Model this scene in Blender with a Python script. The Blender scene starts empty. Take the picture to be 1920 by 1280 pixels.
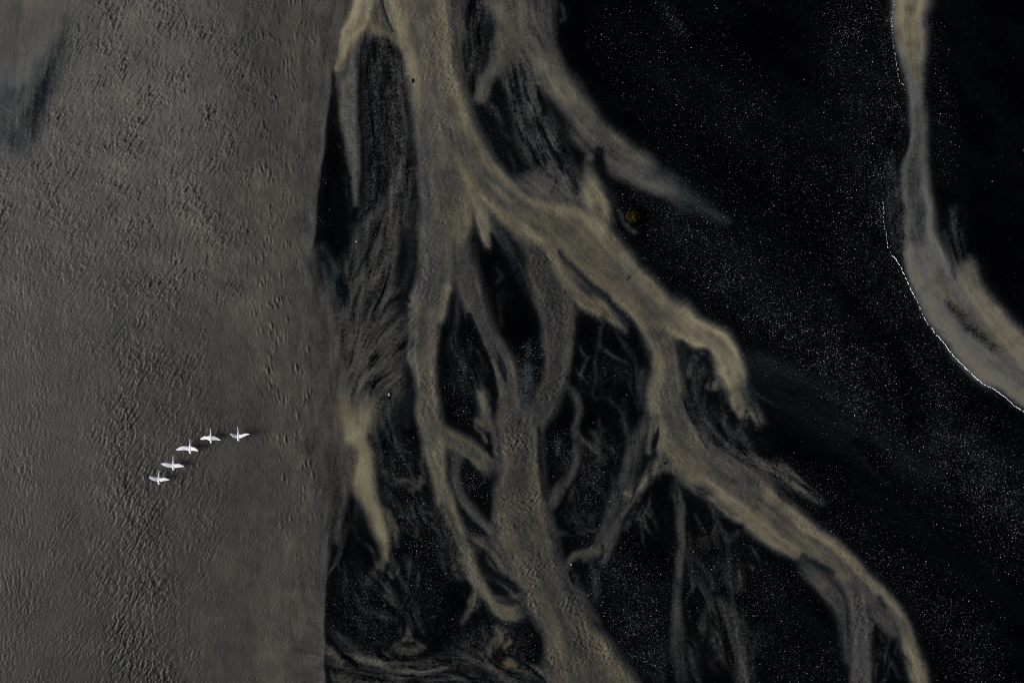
import bpy, bmesh, math, random
import numpy as np
random.seed(7)
rng = np.random.default_rng(11)
C = bpy.context.scene.collection
SC = bpy.context.scene

# ------------------------------------------------------------------ survey units
# The delta is mapped in survey units u (x east, y south); one unit is 6 cm on the ground.
U = 0.06
CX, CY = 960.0, 640.0
STEP = 1.5
NX, NY = 1500, 1024
X0, Y0 = -165.0, -128.0
gx = (X0 + STEP * np.arange(NX)).astype(np.float32)
gy = (Y0 + STEP * np.arange(NY)).astype(np.float32)
GX, GY = np.meshgrid(gx, gy)

def wx(x): return (x - CX) * U
def wy(y): return (CY - y) * U

def sstep(a, b, x):
    t = np.clip((x - a) / (b - a), 0, 1)
    return t * t * (3 - 2 * t)

FX = np.fft.rfftfreq(NX, STEP)[None, :]
FY = np.fft.fftfreq(NY, STEP)[:, None]

def noise(lo, hi, beta=1.0, theta=0.0, aniso=1.0):
    """filtered noise, wavelengths lo..hi units; stretched by aniso along direction theta (degrees, 0 = east, 90 = south)"""
    a = math.radians(theta)
    u = (FX * math.cos(a) + FY * math.sin(a)) * aniso
    v = -FX * math.sin(a) + FY * math.cos(a)
    f = np.sqrt(u * u + v * v) + 1e-9
    amp = f ** (-beta) * np.exp(-(f * lo) ** 4 * 0.6) * (1 - np.exp(-(f * hi) ** 4))
    ph = np.fft.rfft2(rng.standard_normal((NY, NX)).astype(np.float32))
    n = np.fft.irfft2(ph * amp, (NY, NX)).astype(np.float32)
    return (n - n.mean()) / n.std()

def blur(a, s):
    k = np.exp(-2 * (math.pi * s) ** 2 * (FX ** 2 + FY ** 2))
    return np.fft.irfft2(np.fft.rfft2(a) * k, (NY, NX)).astype(np.float32)

wob = 1.8 * noise(50, 170, 1.2), 1.8 * noise(50, 170, 1.2)
wob2 = .45 * noise(8, 26, 1.0), .45 * noise(8, 26, 1.0)
PX = GX + wob[0] + wob2[0]
PY = GY + wob[1] + wob2[1]

# ------------------------------------------------------------------ fields
Z = lambda v=0.0: np.full((NY, NX), v, np.float32)
D = Z()          # silt cover
T = Z(-0.3)      # hue of the silt: -1 blue grey, 0 grey, 1 ochre
W = Z(0.25)      # how wispy
S = Z(0.15)      # how speckled
R = Z()          # ripple height
WT = Z()         # water
WS = Z()         # water of the side stream
RV = Z()         # water of the wide river
G = Z()          # density of the pale specks put in as glints
VX, VY = Z(), Z(0.02)

RMOD = noise(50, 200, 1.1)
def dense(pts, n=5):
    p = np.array([tuple(q) + (1.0,) * (4 - len(q)) for q in pts], float)
    if len(p) < 3: return p
    e = np.vstack([2 * p[0] - p[1], p, 2 * p[-1] - p[-2]])
    out = []
    for i in range(1, len(e) - 2):
        a, b, c, d = e[i - 1], e[i], e[i + 1], e[i + 2]
        for t in np.arange(n) / n:
            out.append(0.5 * (2 * b + (c - a) * t + (2 * a - 5 * b + 4 * c - d) * t * t + (3 * b - a - 3 * c + d) * t ** 3))
    out.append(e[-2])
    o = np.array(out); o[:, 2] = np.maximum(o[:, 2], 0.6); o[:, 3] = np.clip(o[:, 3], 0, 1)
    return o

def stroke(pts, d=None, t=None, soft=5, w=None, s=None, r=None, water=None, g=None, op=1.0, flow=True, side=None, rim=0.0):
    p = dense(pts)
    m = p[:, 2].max() + soft + 8
    x0 = max(0, int((p[:, 0].min() - m - X0) / STEP)); x1 = min(NX, int((p[:, 0].max() + m - X0) / STEP) + 2)
    y0 = max(0, int((p[:, 1].min() - m - Y0) / STEP)); y1 = min(NY, int((p[:, 1].max() + m - Y0) / STEP) + 2)
    if x1 <= x0 or y1 <= y0: return
    sl = (slice(y0, y1), slice(x0, x1))
    px, py = PX[sl], PY[sl]
    best = np.full(px.shape, 1e9, np.float32); al = np.zeros_like(best); wl = np.ones_like(best)
    fx, fy = np.zeros_like(best), np.zeros_like(best)
    for a, b in zip(p[:-1], p[1:]):
        ex, ey = b[0] - a[0], b[1] - a[1]
        L2 = ex * ex + ey * ey + 1e-6
        h = np.clip(((px - a[0]) * ex + (py - a[1]) * ey) / L2, 0, 1)
        sd = np.hypot(px - a[0] - h * ex, py - a[1] - h * ey) - (a[2] + (b[2] - a[2]) * h)
        k = sd < best
        wl = np.where(k, np.maximum(a[2], 1), wl); best = np.where(k, sd, best); al = np.where(k, a[3] + (b[3] - a[3]) * h, al)
        L = math.sqrt(L2); fx = np.where(k, ex / L, fx); fy = np.where(k, ey / L, fy)
    pr = 1 - sstep(-soft, soft, best)
    a = pr * al * op
    def mixin(F, v): F[sl] = F[sl] * (1 - a) + v * a
    if rim:
        dep = np.clip((-best + .4 * soft) / (wl + .4 * soft), 0, 1)
        rm = rim * np.clip(.62 + .45 * RMOD[sl], 0, 1.5); pk = np.exp(-((dep - .30) / .26) ** 2); d = d * (1 + rm * (1.15 * pk - .62 * dep)); t = t + 1.2 * rim * (pk - .55)
    if d is not None: mixin(D, d)
    if t is not None: mixin(T, t)
    if w is not None: mixin(W, w)
    if s is not None: mixin(S, s)
    if r is not None: mixin(R, r)
    if g is not None: mixin(G, g)
    if water is not None: mixin(WT, water)
    if side is not None: mixin(WS, side)
    if flow:
        fw = np.exp(-np.maximum(best, 0) / 22)
        VX[sl] += fx * fw; VY[sl] += fy * fw

def ch(pts, d, t=0.3, soft=6, r=0.5, w=0.15, s=0.05, fade=False, **k):
    """a running channel"""
    if fade: pts = [tuple(pts[0][:3]) + (0.0,)] + list(pts[1:])
    p2 = [(q[0], q[1], q[2] + 3) + tuple(q[3:]) for q in pts]
    stroke(p2, .34 * d, -.6, soft + 13, op=.6, flow=False)
    k.setdefault('rim', .30)
    stroke(pts, d, t, soft * 1.6 + 2, w, s, r, water=1.0, g=0, **k)

def thread(pts, d, t=-0.2, soft=4, w=0.7, s=0.25, fade=False, **k):
    """a thin veil of silt"""
    soft = soft * 1.25 + 1
    if fade: pts = [tuple(pts[0][:3]) + (0.0,)] + list(pts[1:])
    stroke(pts, d, t, soft, w, s, **k)

def gap(pts, d=0.0, soft=4, **k):
    """a bar of bare black sand"""
    stroke(pts, d, -0.6, soft, 0.3, 0.2, 0.0, water=0.0, **k)

def spots(lst, g):
    for x, y, q in lst: stroke([(x, y, q * .5), (x + 1, y, q * .5)], g=g, soft=q * .5, flow=False)

# ---- glint zones on the sand
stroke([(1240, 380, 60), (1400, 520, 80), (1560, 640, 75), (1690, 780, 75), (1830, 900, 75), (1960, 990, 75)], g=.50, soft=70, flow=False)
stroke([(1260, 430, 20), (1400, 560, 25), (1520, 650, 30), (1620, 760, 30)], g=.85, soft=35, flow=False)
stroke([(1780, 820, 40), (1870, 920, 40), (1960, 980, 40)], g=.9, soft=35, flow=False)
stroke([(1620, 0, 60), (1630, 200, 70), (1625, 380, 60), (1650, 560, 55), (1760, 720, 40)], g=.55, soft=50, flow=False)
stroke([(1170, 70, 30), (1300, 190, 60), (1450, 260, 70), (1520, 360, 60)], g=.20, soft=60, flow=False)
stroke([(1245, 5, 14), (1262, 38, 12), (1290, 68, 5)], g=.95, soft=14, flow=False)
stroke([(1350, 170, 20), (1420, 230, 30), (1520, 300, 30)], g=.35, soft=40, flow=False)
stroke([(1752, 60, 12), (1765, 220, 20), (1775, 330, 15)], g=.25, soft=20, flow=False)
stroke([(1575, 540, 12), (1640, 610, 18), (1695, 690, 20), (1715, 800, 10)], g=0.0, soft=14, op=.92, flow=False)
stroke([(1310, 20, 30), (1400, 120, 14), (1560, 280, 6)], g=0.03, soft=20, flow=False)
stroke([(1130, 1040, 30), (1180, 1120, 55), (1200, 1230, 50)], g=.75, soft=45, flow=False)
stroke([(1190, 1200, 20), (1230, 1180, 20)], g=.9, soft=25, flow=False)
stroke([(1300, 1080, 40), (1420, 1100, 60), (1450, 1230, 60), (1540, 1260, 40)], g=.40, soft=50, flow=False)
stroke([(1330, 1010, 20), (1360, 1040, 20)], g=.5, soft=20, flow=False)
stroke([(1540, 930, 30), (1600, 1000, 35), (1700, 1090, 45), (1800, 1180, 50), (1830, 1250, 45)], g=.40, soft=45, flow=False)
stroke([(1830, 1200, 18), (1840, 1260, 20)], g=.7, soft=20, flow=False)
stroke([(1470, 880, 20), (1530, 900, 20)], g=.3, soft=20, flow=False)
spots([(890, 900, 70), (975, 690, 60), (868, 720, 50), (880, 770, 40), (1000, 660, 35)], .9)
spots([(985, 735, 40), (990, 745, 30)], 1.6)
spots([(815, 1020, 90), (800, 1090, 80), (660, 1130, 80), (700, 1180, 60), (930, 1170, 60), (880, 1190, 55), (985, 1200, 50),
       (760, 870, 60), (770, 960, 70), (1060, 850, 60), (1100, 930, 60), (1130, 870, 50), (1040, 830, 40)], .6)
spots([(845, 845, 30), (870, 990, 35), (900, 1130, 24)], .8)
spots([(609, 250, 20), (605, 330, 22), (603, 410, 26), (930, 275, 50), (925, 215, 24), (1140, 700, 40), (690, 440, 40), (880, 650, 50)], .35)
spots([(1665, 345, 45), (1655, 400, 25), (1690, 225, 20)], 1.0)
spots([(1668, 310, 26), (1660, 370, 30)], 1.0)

# ---- the upper delta: tongues beside the wide river
stroke([(664, -30, 30), (650, 70, 26), (640, 130, 10)], .55, .2, 10, .4, .1)
thread([(700, -40, 46), (705, 20, 42), (708, 60, 30), (700, 80, 16)], .52, .35, 10, .8, .05)
gap([(700, 84, 12), (725, 150, 40), (730, 260, 42), (735, 380, 50), (720, 470, 60)], .08, 14)
thread([(728, 100, 34), (735, 200, 30), (742, 300, 26), (735, 400, 34), (715, 480, 34)], .22, -.05, 22, .7, .95)
thread([(745, 130, 8), (748, 200, 10), (748, 260, 9), (752, 320, 8)], .46, -.05, 12, .8, .85)
thread([(756, 330, 8), (740, 390, 14), (722, 450, 14), (700, 520, 14), (684, 570, 10)], .46, -.05, 12, .8, .5)
thread([(690, 110, 14), (700, 200, 18), (706, 330, 18), (690, 430, 20)], .22, -.2, 12, .8, 1.0)
thread([(650, 95, 20), (652, 188, 17), (657, 250, 14), (663, 312, 9), (667, 380, 3)], .92, .05, 6, .5, .5)
thread([(648, 100, 14), (647, 140, 8)], .6, -.3, 6, .8, .2)
gap([(630, 140, 1.5), (626, 156, 3), (616, 234, 6), (606, 312, 10), (602, 397, 14), (610, 450, 16)], 0, 3)
gap([(640, 340, 14), (640, 400, 24), (660, 460, 24)], .015, 10)
thread([(648, 330, 6), (655, 400, 4), (660, 450, 3)], .10, -.3, 5, 1.0, .8)
ch([(690, -40, 24), (680, 20, 19), (660, 60, 16), (645, 95, 11), (637, 130, 5)], .95, .95, 6, .1, .5, .05)
thread([(700, 55, 6), (725, 68, 7), (750, 88, 6), (765, 105, 3)], .62, .5, 5, .3, .05)

# ---- upper right fan
thread([(985, -30, 60), (985, 60, 50), (1010, 130, 40)], .42, .1, 14, .6, .1)
thread([(895, -20, 26), (890, 80, 20), (885, 170, 10)], .20, -.2, 14, 1.0, .8)
thread([(965, 130, 22), (990, 210, 34), (1020, 290, 40), (1040, 360, 46)], .34, -.2, 16, 1.2, .2)
gap([(930, 190, 26), (928, 250, 32), (960, 300, 26), (995, 330, 12), (1020, 346, 3)], .035, 10)
thread([(905, 195, 6), (930, 210, 5), (940, 228, 3)], .22, -.1, 5, .6)
thread([(930, 240, 3), (960, 262, 3), (985, 300, 3)], .10, -.4, 5, 1.0)
thread([(970, 150, 5), (980, 220, 6), (1000, 300, 5)], .22, -.4, 8, 1.0)
gap([(1010, 160, 2), (1016, 194, 6), (1022, 214, 3)], .01, 3)
gap([(1000, 200, 1), (1012, 235, 3), (1030, 275, 4), (1046, 300, 6), (1056, 325, 2)], .01, 3)
gap([(984, 150, 1), (990, 180, 3), (998, 200, 1)], .04, 3)
gap([(1018, 290, 3), (1024, 310, 2)], .03, 3)
ch([(925, -40, 20), (934, 0, 20), (960, 40, 20), (1010, 100, 19), (1035, 140, 20), (1060, 175, 20), (1085, 205, 19), (1112, 240, 20), (1142, 275, 21), (1172, 298, 20), (1204, 315, 20)], .72, .45, 11, .25, .3, .05)
ch([(1015, 95, 10), (1045, 150, 10), (1068, 185, 9)], .85, .55, 8, .25, fade=True)
thread([(1060, 190, 20), (1100, 250, 24), (1150, 300, 24), (1195, 325, 20)], .48, .0, 12, .5, .05, fade=True)
thread([(1190, 315, 18), (1235, 340, 20), (1280, 368, 16), (1320, 392, 10), (1360, 412, 4)], .30, -.95, 13, .3, .02, fade=True)
thread([(1150, 296, 10, 0), (1180, 316, 12), (1215, 338, 11), (1260, 362, 8), (1300, 384, 4, 0)], .62, .1, 9, .2, .0)
ch([(985, -30, 34), (995, 40, 22), (1012, 80, 14)], .50, .2, 12, .2, .5)
ch([(944, 45, 14), (942, 87, 14), (930, 125, 11), (909, 156, 10), (901, 178, 12)], .66, .35, 7, .1, .2, fade=True)
thread([(945, 90, 20), (955, 115, 10)], .5, .2, 10, .5)
thread([(1055, 10, 2), (1059, 36, 3), (1052, 44, 3)], .22, .0, 3, .1)
gap([(1122, 285, 12), (1130, 330, 14), (1150, 380, 12)], .05, 8)
thread([(1100, 300, 5), (1107, 285, 5), (1103, 265, 5)], .45, .0, 5, .4)

# ---- trunk and the left arm
ch([(788, -50, 66), (788, 0, 66), (806, 100, 53), (826, 200, 52), (846, 280, 58), (850, 340, 62)], .74, .4, 7, .5, .2, .1)
thread([(848, -30, 16), (856, 60, 14), (864, 140, 10)], .45, .0, 9, .4)
gap([(716, 0, 1.5), (728, 30, 2.5), (738, 62, 2)], .12, 3)
ch([(835, 300, 56), (840, 380, 50), (832, 450, 44), (820, 520, 31), (812, 560, 29), (800, 600, 27), (795, 650, 26), (794, 700, 22), (800, 750, 24), (810, 800, 20)], .60, .4, 5, .6, .15, .08, fade=True)
ch([(796, 160, 10), (798, 300, 10), (806, 400, 11), (808, 500, 10), (792, 560, 10)], .62, .0, 10, .55, fade=True)
thread([(835, 200, 6), (847, 275, 8), (876, 331, 8), (904, 380, 8), (925, 425, 8), (950, 470, 10)], .44, -.15, 7, .3, .15, fade=True)
ch([(866, 300, 10), (890, 355, 16), (903, 405, 12), (913, 440, 7), (919, 458, 3)], .92, .75, 5, .1, fade=True)
ch([(786, 480, 4), (780, 580, 6), (775, 640, 6), (778, 720, 6)], .92, .55, 5, .5, fade=True)
thread([(868, 470, 18), (872, 500, 14)], .45, .0, 12, .4)
gap([(893, 470, 7), (888, 488, 8)], .12, 9)
gap([(925, 440, 2), (935, 465, 9), (950, 500, 16), (955, 560, 22), (972, 620, 30), (985, 700, 24), (995, 740, 12)], .0, 5)
ch([(862, 470, 24), (872, 510, 22), (886, 555, 21), (900, 600, 19), (915, 632, 17), (930, 650, 16)], .42, .1, 6, .4, .15, .1, fade=True)
ch([(930, 645, 15), (940, 680, 24), (952, 715, 22), (958, 745, 21), (962, 790, 26)], .44, .15, 5, .6, fade=True)
gap([(935, 662, 2), (940, 685, 7), (948, 712, 3)], .14, 3.5)
gap([(848, 555, 1.5), (843, 590, 7), (832, 640, 9), (825, 680, 4)], .0, 4)
gap([(880, 592, 6), (890, 640, 14), (905, 690, 16), (925, 740, 10)], .0, 4)
gap([(850, 620, 14), (862, 690, 26), (880, 750, 28), (895, 775, 12)], .01, 6)
ch([(838, 540, 8), (834, 566, 5), (826, 600, 4)], .85, .6, 4)
thread([(862, 570, 5), (853, 610, 4), (850, 655, 2)], .28, -.6, 5, .4)
thread([(850, 640, 10), (870, 700, 20), (905, 740, 16)], .09, -.3, 14, 1.2, .4)
thread([(905, 745, 10), (909, 775, 9), (915, 800, 8)], .6, .3, 6, .3)
thread([(894, 788, 5), (904, 797, 5)], .62, .3, 3, .3)
thread([(935, 560, 6), (940, 610, 7)], .05, .9, 7, .4)
thread([(992, 645, 3), (988, 668, 4)], .16, .9, 4, .3)
thread([(930, 500, 3), (938, 518, 5), (930, 530, 4)], .09, .5, 4, .5)
thread([(1010, 690, 2), (1018, 702, 2.5)], .25, .4, 2, .3)

# ---- the right arm
thread([(1000, 360, 34), (1040, 370, 34), (1080, 380, 30)], .62, .15, 16, .6, .15)
ch([(1092, 300, 8), (1107, 344, 14), (1119, 378, 20), (1122, 415, 22)], .82, .7, 6, .2, .3, fade=True)
thread([(1070, 315, 4), (1078, 345, 6), (1082, 360, 4)], .2, -.3, 5, .5, 1.0)
ch([(862, 240, 34), (885, 300, 36), (915, 345, 34), (955, 385, 34), (1010, 420, 48), (1075, 450, 62), (1140, 505, 50), (1190, 552, 44), (1228, 590, 40)], .58, .5, 6, .25, .1, .08, fade=True)
ch([(900, 285, 12), (925, 330, 12), (960, 365, 12)], .86, .6, 8, .1, fade=True)
thread([(895, 310, 3), (940, 355, 3), (985, 385, 4), (1010, 400, 3)], .58, -.1, 6, .3)
ch([(1132, 440, 9), (1160, 478, 9), (1200, 520, 9), (1245, 560, 10), (1290, 600, 10), (1340, 640, 9)], .9, .75, 8, .1, fade=True)
thread([(945, 440, 12), (960, 480, 10), (985, 530, 10), (1005, 560, 6)], .20, -.6, 10, .5, .3)
ch([(985, 440, 18), (1010, 480, 24), (1028, 525, 34), (1045, 587, 33), (1047, 650, 28), (1043, 697, 24), (1029, 744, 25), (1003, 790, 22), (985, 820, 24)], .34, .05, 5, .75, .15, .12, fade=True)
ch([(940, 400, 8), (985, 434, 9), (1020, 460, 8), (1040, 485, 8), (1060, 522, 8), (1085, 553, 10), (1120, 572, 11), (1150, 592, 7), (1176, 616, 2)], .80, .75, 6, .3, .2, fade=True)
thread([(1090, 566, 12), (1125, 585, 9), (1150, 600, 4)], .6, .5, 8, .7)
ch([(1068, 560, 8), (1066, 620, 7), (1062, 690, 6)], .52, .3, 5, .3)
gap([(1050, 470, 3), (1085, 512, 5), (1126, 548, 6), (1157, 578, 7), (1185, 610, 9), (1205, 644, 11), (1214, 672, 6)], .10, 7)
gap([(1185, 620, 6), (1203, 655, 9), (1205, 690, 8), (1195, 730, 10)], .0, 6)
gap([(1087, 600, 7), (1095, 650, 18), (1100, 720, 22), (1120, 790, 26), (1150, 850, 30)], .0, 4)
gap([(1140, 630, 16), (1160, 690, 24), (1175, 760, 22)], .0, 8)
thread([(1126, 615, 3), (1120, 660, 3), (1117, 715, 3)], .17, -.2, 4, .4)
thread([(1117, 719, 2.5), (1112, 742, 3), (1140, 746, 2.5), (1168, 770, 4)], .15, -.2, 4, .5)
thread([(1168, 750, 3), (1172, 790, 6), (1185, 830, 6)], .14, -.2, 6, 1.)
thread([(1130, 600, 4), (1160, 636, 5), (1185, 670, 6), (1190, 720, 7), (1205, 760, 6)], .13, -.5, 6, 1.1)
thread([(1200, 700, 10), (1205, 760, 8)], .2, -.2, 9, .6)

# ---- its two prongs
ch([(1222, 575, 30), (1240, 640, 27), (1250, 690, 24), (1252, 740, 34), (1262, 795, 38), (1285, 838, 40)], .52, .35, 8, .5, .15, .1, fade=True)
ch([(1238, 640, 9), (1236, 690, 9), (1228, 740, 6), (1232, 790, 8), (1248, 840, 10), (1280, 880, 10)], .88, .8, 7, .35, fade=True)
ch([(1238, 575, 40), (1285, 612, 30), (1330, 636, 26), (1360, 662, 24), (1373, 700, 24), (1383, 732, 20), (1390, 752, 18)], .82, .8, 6, .05, .1, .05, fade=True)
ch([(1400, 752, 16), (1415, 772, 11), (1424, 787, 7)], .72, .6, 4, .05)
ch([(1382, 748, 13), (1388, 776, 7)], .72, .6, 4, .05)
gap([(1401, 768, 2), (1403, 780, 4)], .12, 3)
thread([(1348, 715, 9), (1334, 722, 9)], .55, .3, 4, .2)
gap([(1279, 648, 8), (1281, 690, 8)], .13, 7)
gap([(1318, 665, 14), (1322, 690, 14)], .06, 8)
thread([(1296, 700, 8), (1305, 670, 6), (1315, 662, 3)], .35, -.1, 7, .8)
thread([(1318, 690, 7), (1308, 730, 7), (1302, 760, 5)], .33, -.2, 6, .9, .5)
gap([(1335, 745, 10), (1350, 790, 16)], .02, 8)
thread([(1300, 760, 20), (1330, 800, 24), (1370, 830, 26), (1400, 850, 16)], .13, -.6, 16, 1.6, .3)
thread([(1320, 730, 3), (1325, 770, 3), (1345, 820, 4)], .24, -.4, 4, .8)
thread([(1375, 780, 3), (1392, 820, 4), (1412, 852, 5)], .20, -.6, 5, .8)
thread([(1395, 655, 16), (1440, 690, 20), (1500, 720, 16), (1570, 752, 10)], .20, -1, 14, .15, .0, fade=True)
thread([(1440, 720, 40), (1540, 770, 50), (1640, 830, 40), (1730, 880, 30)], .045, -.9, 26, .3, .0)
gap([(1610, 835, 14), (1650, 870, 20)], .0, 6)
thread([(1600, 840, 4), (1630, 880, 4), (1670, 910, 4)], .055, -.5, 5, .4)
thread([(1700, 860, 16), (1740, 880, 10)], .05, -.4, 10, .8)

# ---- lower right arm
ch([(1262, 800, 34), (1285, 838, 40), (1322, 875, 42), (1370, 908, 44), (1420, 942, 42), (1465, 980, 38), (1510, 1014, 30), (1555, 1044, 26), (1602, 1082, 22), (1640, 1116, 17)], .56, .5, 8, .25, .15, .06, fade=True)
ch([(1300, 800, 14), (1350, 860, 12), (1410, 900, 12)], .55, .15, 12, .4, .3, .2, fade=True)
ch([(1265, 880, 9), (1320, 908, 12), (1380, 955, 12), (1440, 1000, 12), (1490, 1035, 8)], .84, .75, 7, .1, fade=True)
ch([(1450, 930, 7), (1500, 975, 8), (1560, 1022, 8), (1610, 1068, 8), (1650, 1112, 7), (1685, 1155, 9), (1702, 1200, 10), (1716, 1245, 10), (1732, 1300, 11), (1750, 1400, 12)], .88, .8, 5, .35, fade=True)
thread([(1370, 900, 6), (1420, 935, 7), (1470, 985, 6)], .55, .0, 8, .3, .3)
thread([(1400, 855, 10), (1440, 876, 13), (1480, 898, 13), (1515, 920, 10), (1542, 942, 3)], .42, .1, 7, 1.1, .6)
thread([(1430, 870, 6), (1470, 885, 8), (1500, 908, 6)], .50, .2, 6, .9, .4)
thread([(1345, 935, 5), (1362, 955, 6), (1380, 968, 5)], .5, .2, 4, .8)
thread([(1310, 915, 10), (1335, 922, 8)], .42, .0, 6, 1.)
ch([(1497, 1044, 14), (1530, 1078, 14), (1560, 1113, 13), (1580, 1150, 9), (1588, 1200, 6), (1592, 1240, 3)], .46, .1, 7, .2, .35, .1, fade=True)
gap([(1506, 1040, 2), (1535, 1058, 6), (1562, 1072, 5)], .16, 5)
gap([(1585, 1120, 2), (1590, 1150, 4), (1591, 1190, 2)], .12, 4)
ch([(1595, 1080, 16), (1604, 1110, 18), (1611, 1150, 18), (1614, 1200, 18), (1615, 1260, 19), (1615, 1400, 21)], .50, .05, 4, .8, .1, .1, fade=True)
ch([(1640, 1115, 12), (1645, 1145, 12), (1660, 1160, 14), (1680, 1180, 12)], .48, .1, 7, .3, .3, fade=True)
gap([(1638, 1168, 2), (1645, 1185, 5), (1660, 1215, 8), (1675, 1260, 10)], .0, 4)
gap([(1650, 1125, 3), (1658, 1140, 3)], .22, 5)
thread([(1650, 1190, 2), (1668, 1220, 3), (1690, 1270, 3)], .2, -.3, 5, 1.)
thread([(1634, 1165, 4), (1633, 1178, 2)], .4, .1, 4, .5)

# ---- threads beneath it
thread([(1266, 890, 9), (1271, 930, 9), (1273, 969, 9), (1278, 1025, 7), (1273, 1081, 8), (1268, 1140, 10), (1272, 1195, 12, .8), (1278, 1270, 12, .4)], .33, -.1, 5, .5, .3, fade=True)
thread([(1279, 950, 3), (1281, 1020, 4), (1275, 1080, 4)], .45, .0, 4, .3)
thread([(1288, 1000, 5), (1300, 1040, 5), (1325, 1075, 5), (1344, 1106, 3)], .21, -.5, 5, .8)
thread([(1289, 1040, 4), (1308, 1080, 4), (1325, 1111, 4), (1348, 1148, 3)], .20, -.6, 5, .8)
thread([(1334, 950, 4), (1348, 985, 5), (1364, 1012, 5), (1366, 1081, 4), (1377, 1152, 5)], .20, -.4, 5, .7)
thread([(1364, 1012, 4), (1380, 1000, 5), (1394, 985, 4)], .16, -.4, 5, .6)
thread([(1352, 1130, 9), (1370, 1160, 15), (1385, 1210, 17), (1398, 1290, 18)], .26, -.1, 8, .8, .4)
thread([(1335, 1130, 7), (1322, 1160, 9), (1316, 1180, 5)], .22, .0, 7, 1., .6)
thread([(1330, 1180, 22), (1350, 1230, 24)], .09, .2, 20, 1.4, .6)
thread([(1250, 1200, 8), (1240, 1270, 8)], .10, -.2, 12, 1.4, .5)
thread([(1290, 1200, 6), (1305, 1270, 10)], .14, -.3, 10, 1.2, .5)
thread([(1384, 1070, 7), (1386, 1100, 8)], .13, .9, 6, .8, .3)
thread([(1318, 1010, 10), (1322, 1030, 7)], .06, .9, 7, .6)
thread([(1405, 1062, 5), (1410, 1068, 4)], .12, .9, 4, .6)
thread([(1416, 1190, 6), (1422, 1215, 6)], .10, .9, 8, .6)

# ---- the weave left of the lower right arm
ch([(1222, 770, 8), (1212, 800, 12), (1190, 850, 15), (1170, 905, 15), (1155, 955, 14), (1140, 995, 13), (1122, 1026, 10), (1100, 1042, 7)], .32, -.05, 6, .25, .4, .2, fade=True)
thread([(1232, 780, 5), (1222, 820, 5), (1218, 850, 5)], .52, .3, 4, .3)
gap([(1234, 800, 1), (1232, 825, 5), (1228, 840, 4)], .04, 3)
thread([(1250, 867, 14), (1228, 876, 12), (1214, 895, 10), (1195, 918, 9), (1172, 932, 7)], .46, .2, 6, .9, .3)
gap([(1231, 893, 5), (1236, 898, 3)], .06, 4)
gap([(1195, 905, 3), (1180, 945, 6)], .08, 5)
thread([(1172, 925, 5), (1180, 932, 4)], .75, .6, 4, .1)
thread([(1198, 930, 6), (1180, 950, 4), (1160, 975, 4), (1148, 995, 4)], .34, .0, 5, .8)
thread([(1190, 960, 4), (1170, 985, 4), (1195, 970, 3)], .2, -.4, 5, .8)
ch([(1152, 985, 6), (1144, 1010, 8), (1134, 1034, 6), (1128, 1050, 3)], .55, .3, 5, .1, .3)
gap([(1130, 1020, 1.5), (1124, 1045, 3)], .05, 3)
thread([(1120, 1030, 7), (1095, 1036, 6), (1075, 1042, 6), (1065, 1055, 5), (1070, 1078, 5)], .46, .15, 4, .4)
thread([(1108, 1055, 3), (1112, 1080, 4), (1118, 1110, 4)], .18, -.3, 5, 1.)
thread([(1072, 1080, 10), (1085, 1130, 14), (1100, 1170, 10)], .16, -.3, 12, 1.4, .4)
thread([(1063, 719, 5), (1079, 744, 6), (1085, 770, 6), (1078, 798, 6), (1085, 828, 7), (1072, 880, 9), (1051, 912, 10), (1034, 939, 11)], .34, .0, 5, .4, .2)
thread([(1077, 800, 3), (1100, 830, 5), (1119, 849, 5), (1122, 824, 4), (1112, 808, 3)], .26, .1, 4, .5)
thread([(1122, 790, 3), (1130, 830, 3), (1146, 842, 3)], .18, .1, 4, .5)
thread([(1104, 870, 3), (1112, 900, 3), (1130, 925, 3), (1145, 950, 3)], .12, -.3, 4, .6)
thread([(1075, 930, 3), (1080, 960, 2.5), (1092, 980, 2.5), (1110, 985, 2.5), (1114, 968, 3)], .15, -.2, 3, .5)
thread([(1050, 1000, 4), (1090, 1000, 4), (1120, 995, 5)], .16, -.2, 5, .8)
thread([(1055, 960, 4), (1065, 985, 5)], .14, -.2, 6, 1.)
thread([(1045, 850, 3), (1050, 830, 4)], .17, .5, 4, .8)

# ---- central trunk at the foot
thread([(940, 1000, 30), (955, 1040, 34), (975, 1075, 24)], .42, .0, 10, .9, .2)
ch([(965, 762, 22, 0), (972, 805, 37), (976, 850, 39), (975, 900, 42), (978, 950, 47), (988, 1000, 50), (1002, 1050, 46), (1024, 1100, 45), (1052, 1150, 47), (1074, 1200, 50), (1095, 1250, 68), (1112, 1310, 88), (1150, 1420, 110)], .44, .25, 7, .85, .12, .12)
ch([(945, 930, 12), (955, 1000, 12), (975, 1060, 12), (1000, 1110, 13), (1030, 1170, 13), (1045, 1240, 14), (1050, 1320, 16)], .58, .55, 9, .9, fade=True)
thread([(1020, 940, 10), (1034, 1000, 10), (1046, 1060, 10), (1075, 1110, 12), (1110, 1160, 12)], .34, -.1, 10, .4, .2, fade=True)
gap([(1012, 800, 3), (1016, 870, 4), (1022, 930, 3)], .10, 5)

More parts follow.
